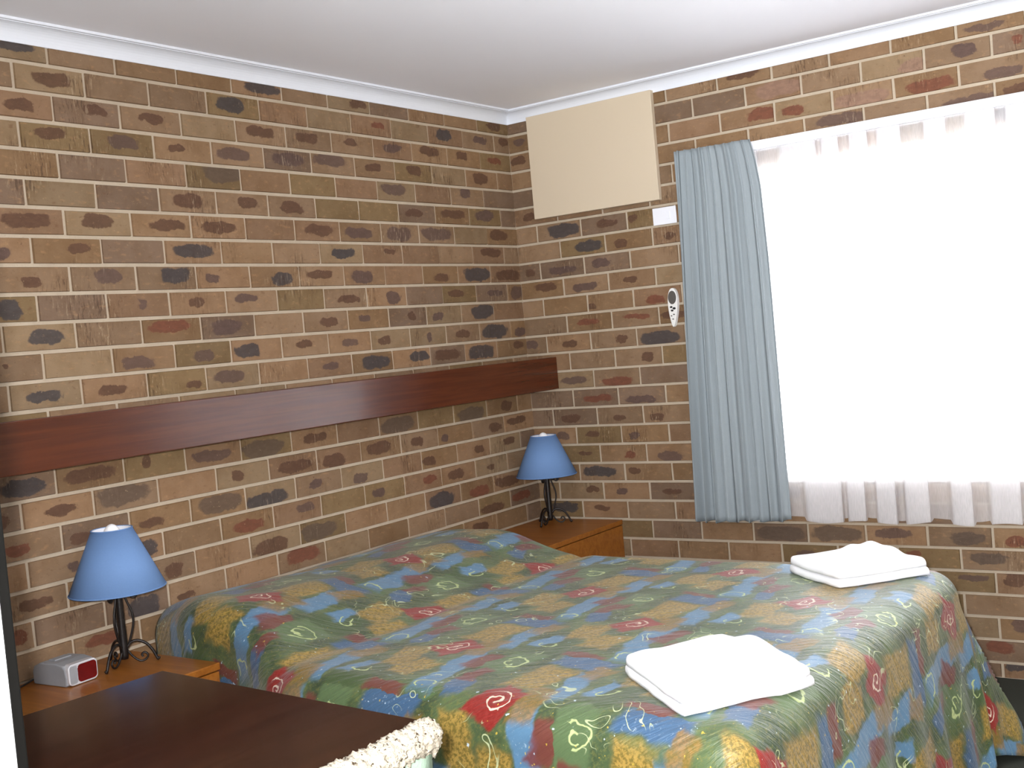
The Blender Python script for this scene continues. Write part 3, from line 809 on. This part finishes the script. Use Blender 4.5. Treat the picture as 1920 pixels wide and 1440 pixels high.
bedside('bedside_table', 'orange brown wooden bedside table in the far corner, behind the bed', -.745, -.012, .452, TZ, 2)
bedside('bedside_table', 'orange brown wooden bedside table at the left, holding a lamp and a clock radio', -3.02, -2.335, .438, TZ, 2)

# ------------------------------------------------------------------ lamps
def make_lamp(label):
    root = thing('table_lamp', label, 'lamp', (0, 0, 0), 0, 'blue shaded wrought iron bedside lamps')
    bm = bmesh.new()
    tube(bm, [(0, 0, z) for z in (.018, .03, .06, .12, .18, .23, .25)], [.010, .0125, .0125, .011, .0105, .0105, .009], 12)
    link('post', bm, M['iron'], root, smooth=True)
    for k in range(3):
        a = 2 * PI * k / 3 + .45
        ca, sa = math.cos(a), math.sin(a)
        P = lambda r, z: (r * ca, r * sa, z)
        # upper scroll: curl beneath the shade, then a bow down to the post
        pts = []
        for i in range(22):
            f = i / 21
            ang = -1.2 + f * 1.75 * 2 * PI
            rr = .004 + .0115 * f
            pts.append((.040 + rr * math.cos(ang), .208 + rr * math.sin(ang)))
        ex, ez = pts[-1]
        for rr, z in ((.030, .229), (.018, .224), (.016, .208), (.022, .185), (.032, .155), (.034, .125), (.027, .095), (.017, .066), (.011, .052)):
            pts.append((rr, z))
        sm = catmull(pts)
        bm = bmesh.new(); tube(bm, [P(*p) for p in sm], .0032, 8)
        link('scroll_arm', bm, M['iron'], root, smooth=True)
        pts = [(.010, .052), (.022, .066), (.042, .068), (.064, .056), (.080, .034), (.090, .012), (.094, .0045), (.098, .010)]
        pts += []
        bm = bmesh.new(); tube(bm, [P(*p) for p in catmull(pts)], .0042, 8)
        pts = [(.012, .040), (.024, .022), (.042, .007), (.058, .008), (.066, .020), (.058, .030), (.049, .025), (.052, .018)]
        tube(bm, [P(*p) for p in catmull(pts)], .0032, 8)
        link('scroll_foot', bm, M['iron'], root, smooth=True)
    bm = bmesh.new()
    r0, r1, z0, z1 = .139, .058, .226, .408
    lathe(bm, [(r0, z0), (r1, z1)], 56)
    sh = link('lamp_shade', bm, [M['shade'], M['shade_lining']], root, smooth=True)
    sd = sh.modifiers.new('card', 'SOLIDIFY'); sd.thickness = .002; sd.offset = -1; sd.material_offset = 1; sd.material_offset_rim = 0
    for rr, z in ((r0 - .001, z0 + .001), (r1 + .0005, z1 - .001)):
        bm = bmesh.new()
        tube(bm, [(rr * math.cos(2 * PI * i / 48), rr * math.sin(2 * PI * i / 48), z) for i in range(49)], .0022, 6, False)
        link('shade_trim', bm, M['shade'], sh, smooth=True)
    bm = bmesh.new()
    for k in range(3):
        a = 2 * PI * k / 3
        tube(bm, [(.012 * math.cos(a), .012 * math.sin(a), z1 - .022), (r1 * math.cos(a), r1 * math.sin(a), z1 - .003)], .0018, 6)
    link('shade_carrier', bm, M['iron'], root, smooth=True)
    bm = bmesh.new(); lathe(bm, [(.0005, .25), (.014, .25), (.016, .29), (.0005, .292)], 20)
    link('bulb_holder', bm, M['shade_lining'], root, smooth=True)
    bm = bmesh.new()
    prof = [(.012, .292), (.014, .31), (.022, .335), (.029, .36)]
    for i in range(1, 10):
        a = i / 9 * PI / 2
        prof.append((max(.0004, .029 * math.cos(a)), .372 + .050 * math.sin(a)))
    lathe(bm, prof, 28)
    link('bulb', bm, M['bulb'], root, smooth=True)
    return root
def catmull(p, n=5):
    out = []
    for i in range(len(p) - 1):
        a, b, c, d = p[max(i - 1, 0)], p[i], p[i + 1], p[min(i + 2, len(p) - 1)]
        for k in range(n):
            t_ = k / n
            out.append(tuple(.5 * (2 * b[q] + (c[q] - a[q]) * t_ + (2 * a[q] - 5 * b[q] + 4 * c[q] - d[q]) * t_ ** 2 + (3 * b[q] - a[q] - 3 * c[q] + d[q]) * t_ ** 3) for q in range(2)))
    out.append(p[-1])
    return out
def dup(root, loc, rotz, label):
    r = root.copy(); COL.objects.link(r); r.location = loc; r.rotation_euler = (0, 0, rotz); r['label'] = label
    for ch in list(root.children):
        c = ch.copy(); COL.objects.link(c); c.parent = r
        for g in list(ch.children):
            d = g.copy(); COL.objects.link(d); d.parent = c
    return r
lamp = make_lamp('blue shaded lamp on black scrolled iron stem, on the table beside the clock radio')
lamp.location = (-2.455, -.158, TZ)
lamp.rotation_euler = (0, 0, math.radians(175))
dup(lamp, (-.158, -.158, TZ), math.radians(40), 'blue shaded lamp on black scrolled iron stem, in the far corner of the room')

# ------------------------------------------------------------------ clock radio
t = thing('clock_radio', 'silver grey clock radio with a dark red display, on the left bedside table', 'clock radio', (-2.628, -.118, TZ), math.radians(4))
t.scale = (.93, .95, .86)
prof = [(-.08, .004), (-.075, 0), (.07, 0), (.078, .006), (.080, .03), (.076, .058), (.066, .070), (.03, .076), (-.04, .074), (-.072, .060), (-.08, .04)]
bm = bmesh.new()
R = []
for x, k in ((-.056, .93), (-.052, 1), (.052, 1), (.056, .93)):
    R.append([bm.verts.new((x, -a * k, .038 + (b - .038) * k)) for a, b in prof])
m = len(prof)
for a, b in zip(R, R[1:]):
    for k in range(m): bm.faces.new((a[k], a[(k + 1) % m], b[(k + 1) % m], b[k]))
bm.faces.new(R[0]); bm.faces.new(R[-1])
link('body', bm, M['clock'], t, bevel=.002)
def rrect(w_, h, r, n=6):
    pts = []
    for cx, cz, a0 in ((w_ - r, h - r, 0), (-w_ + r, h - r, PI / 2), (-w_ + r, -h + r, PI), (w_ - r, -h + r, 1.5 * PI)):
        for i in range(n + 1):
            a = a0 + PI / 2 * i / n
            pts.append((cx + r * math.cos(a), cz + r * math.sin(a)))
    return pts
def yslab(pts, y0, y1):
    bm = bmesh.new()
    a = [bm.verts.new((p[0], y0, p[1])) for p in pts]; b = [bm.verts.new((p[0], y1, p[1])) for p in pts]
    bm.faces.new(a); bm.faces.new(b)
    for i in range(len(pts)): bm.faces.new((a[i], a[(i + 1) % len(pts)], b[(i + 1) % len(pts)], b[i]))
    return bm
link('bezel', yslab([(x, z + .037) for x, z in rrect(.053, .035, .016)], -.086, -.06), M['bezel'], t, bevel=.002)
link('display', yslab([(x + .014, z + .037) for x, z in rrect(.034, .029, .012)], -.0875, -.08), M['red_window'], t)['label'] = 'dark red display window'
link('dial_panel', yslab([(x - .035, z + .037) for x, z in rrect(.013, .029, .006)], -.0872, -.08), M['clock'], t)
link('snooze_bar', bbox(-.03, .03, .0, .03, .074, .079), M['clock'], t, bevel=.002)
bm = bmesh.new(); tube(bm, [(-.02, .078, .02), (-.03, .088, .015), (-.08, .085, .006), (-.15, .06, .004), (-.24, .05, .004), (-.36, .06, .004)], .003, 6)
link('cord', bm, M['black_plastic'], t, smooth=True)

# ------------------------------------------------------------------ desk and chair
t = thing('desk', 'dark mahogany desk in the foreground with a glossy bare top', 'desk', (-2.875, -.9, 0), math.radians(-3.7))
link('desk_top', bbox(-.68, 0, -.86, 0, .722, .75), M['mahogany'], t, bevel=.003)
for x in (-.63, -.05):
    for y in (-.81, -.05):
        bm = bmesh.new()
        tube(bm, [(x, y, 0), (x, y, .722)], [.022, .030], 4)
        link('leg', bm, M['mahogany'], t)
bm = bmesh.new()
box(bm, -.61, -.07, -.065, -.045, .63, .722); box(bm, -.64, -.62, -.79, -.07, .63, .722); box(bm, -.06, -.04, -.79, -.07, .63, .722)
link('apron', bm, M['mahogany'], t)

t = thing('chair', 'pale mint chair with lumpy cream fleece over its back, pushed up to the dark desk', 'chair', (-3.36, -1.70, 0), math.radians(-4))
bm = bmesh.new()
rows = []
for j in range(13):
    z = .42 + .395 * j / 12
    rows.append([(-.215 + .43 * i / 16, -.175 - .03 * (j / 12) - .02 * math.sin(PI * i / 16), z) for i in range(17)])
grid_mesh(bm, rows)
b_ = link('backrest', bm, M['mint'], t, smooth=True)
sd = b_.modifiers.new('pad', 'SOLIDIFY'); sd.thickness = .04; sd.offset = 0
link('seat', bbox(-.22, .22, -.16, .18, .40, .46), M['mint'], t, bevel=.02, seg=3)
for x in (-.19, .19):
    for y in (-.17, .15):
        bm = bmesh.new(); tube(bm, [(x, y, 0), (x, y, .40)], [.014, .02], 8)
        link('leg', bm, M['mahogany'], t)
# fleece: a lumpy roll over the top rail
bm = bmesh.new()
NA, NB = 150, 44
rings = []
for i in range(NA + 1):
    f = i / NA
    x = -.25 + .50 * f
    endk = min(1, (1 - abs(2 * f - 1) ** 24)) ** .5
    ring = []
    for k in range(NB):
        a = 2 * PI * k / NB
        y = math.cos(a) * .027; z = math.sin(a) * .026
        if z < 0: z *= 1.0 + .6 * max(0, (f - .9) / .1)
        d = Vector((x * 55, math.cos(a) * 2.3, math.sin(a) * 2.3))
        lump = 1 + .20 * noise.noise(d * 1.3) + .18 * noise.noise(d * 2.9) + .14 * noise.noise(d * 6)
        ring.append(bm.verts.new((x + .006 * noise.noise(d * 1.7), -.205 - .02 * math.sin(PI * f) + y * lump * endk, .822 + z * lump * endk)))
    rings.append(ring)
for a, b in zip(rings, rings[1:]):
    for k in range(NB): bm.faces.new((a[k], a[(k + 1) % NB], b[(k + 1) % NB], b[k]))
bm.faces.new(rings[0]); bm.faces.new(rings[-1])
link('fleece_cover', bm, M['shag'], t, smooth=True)['label'] = 'lumpy cream fleece over the chair back'
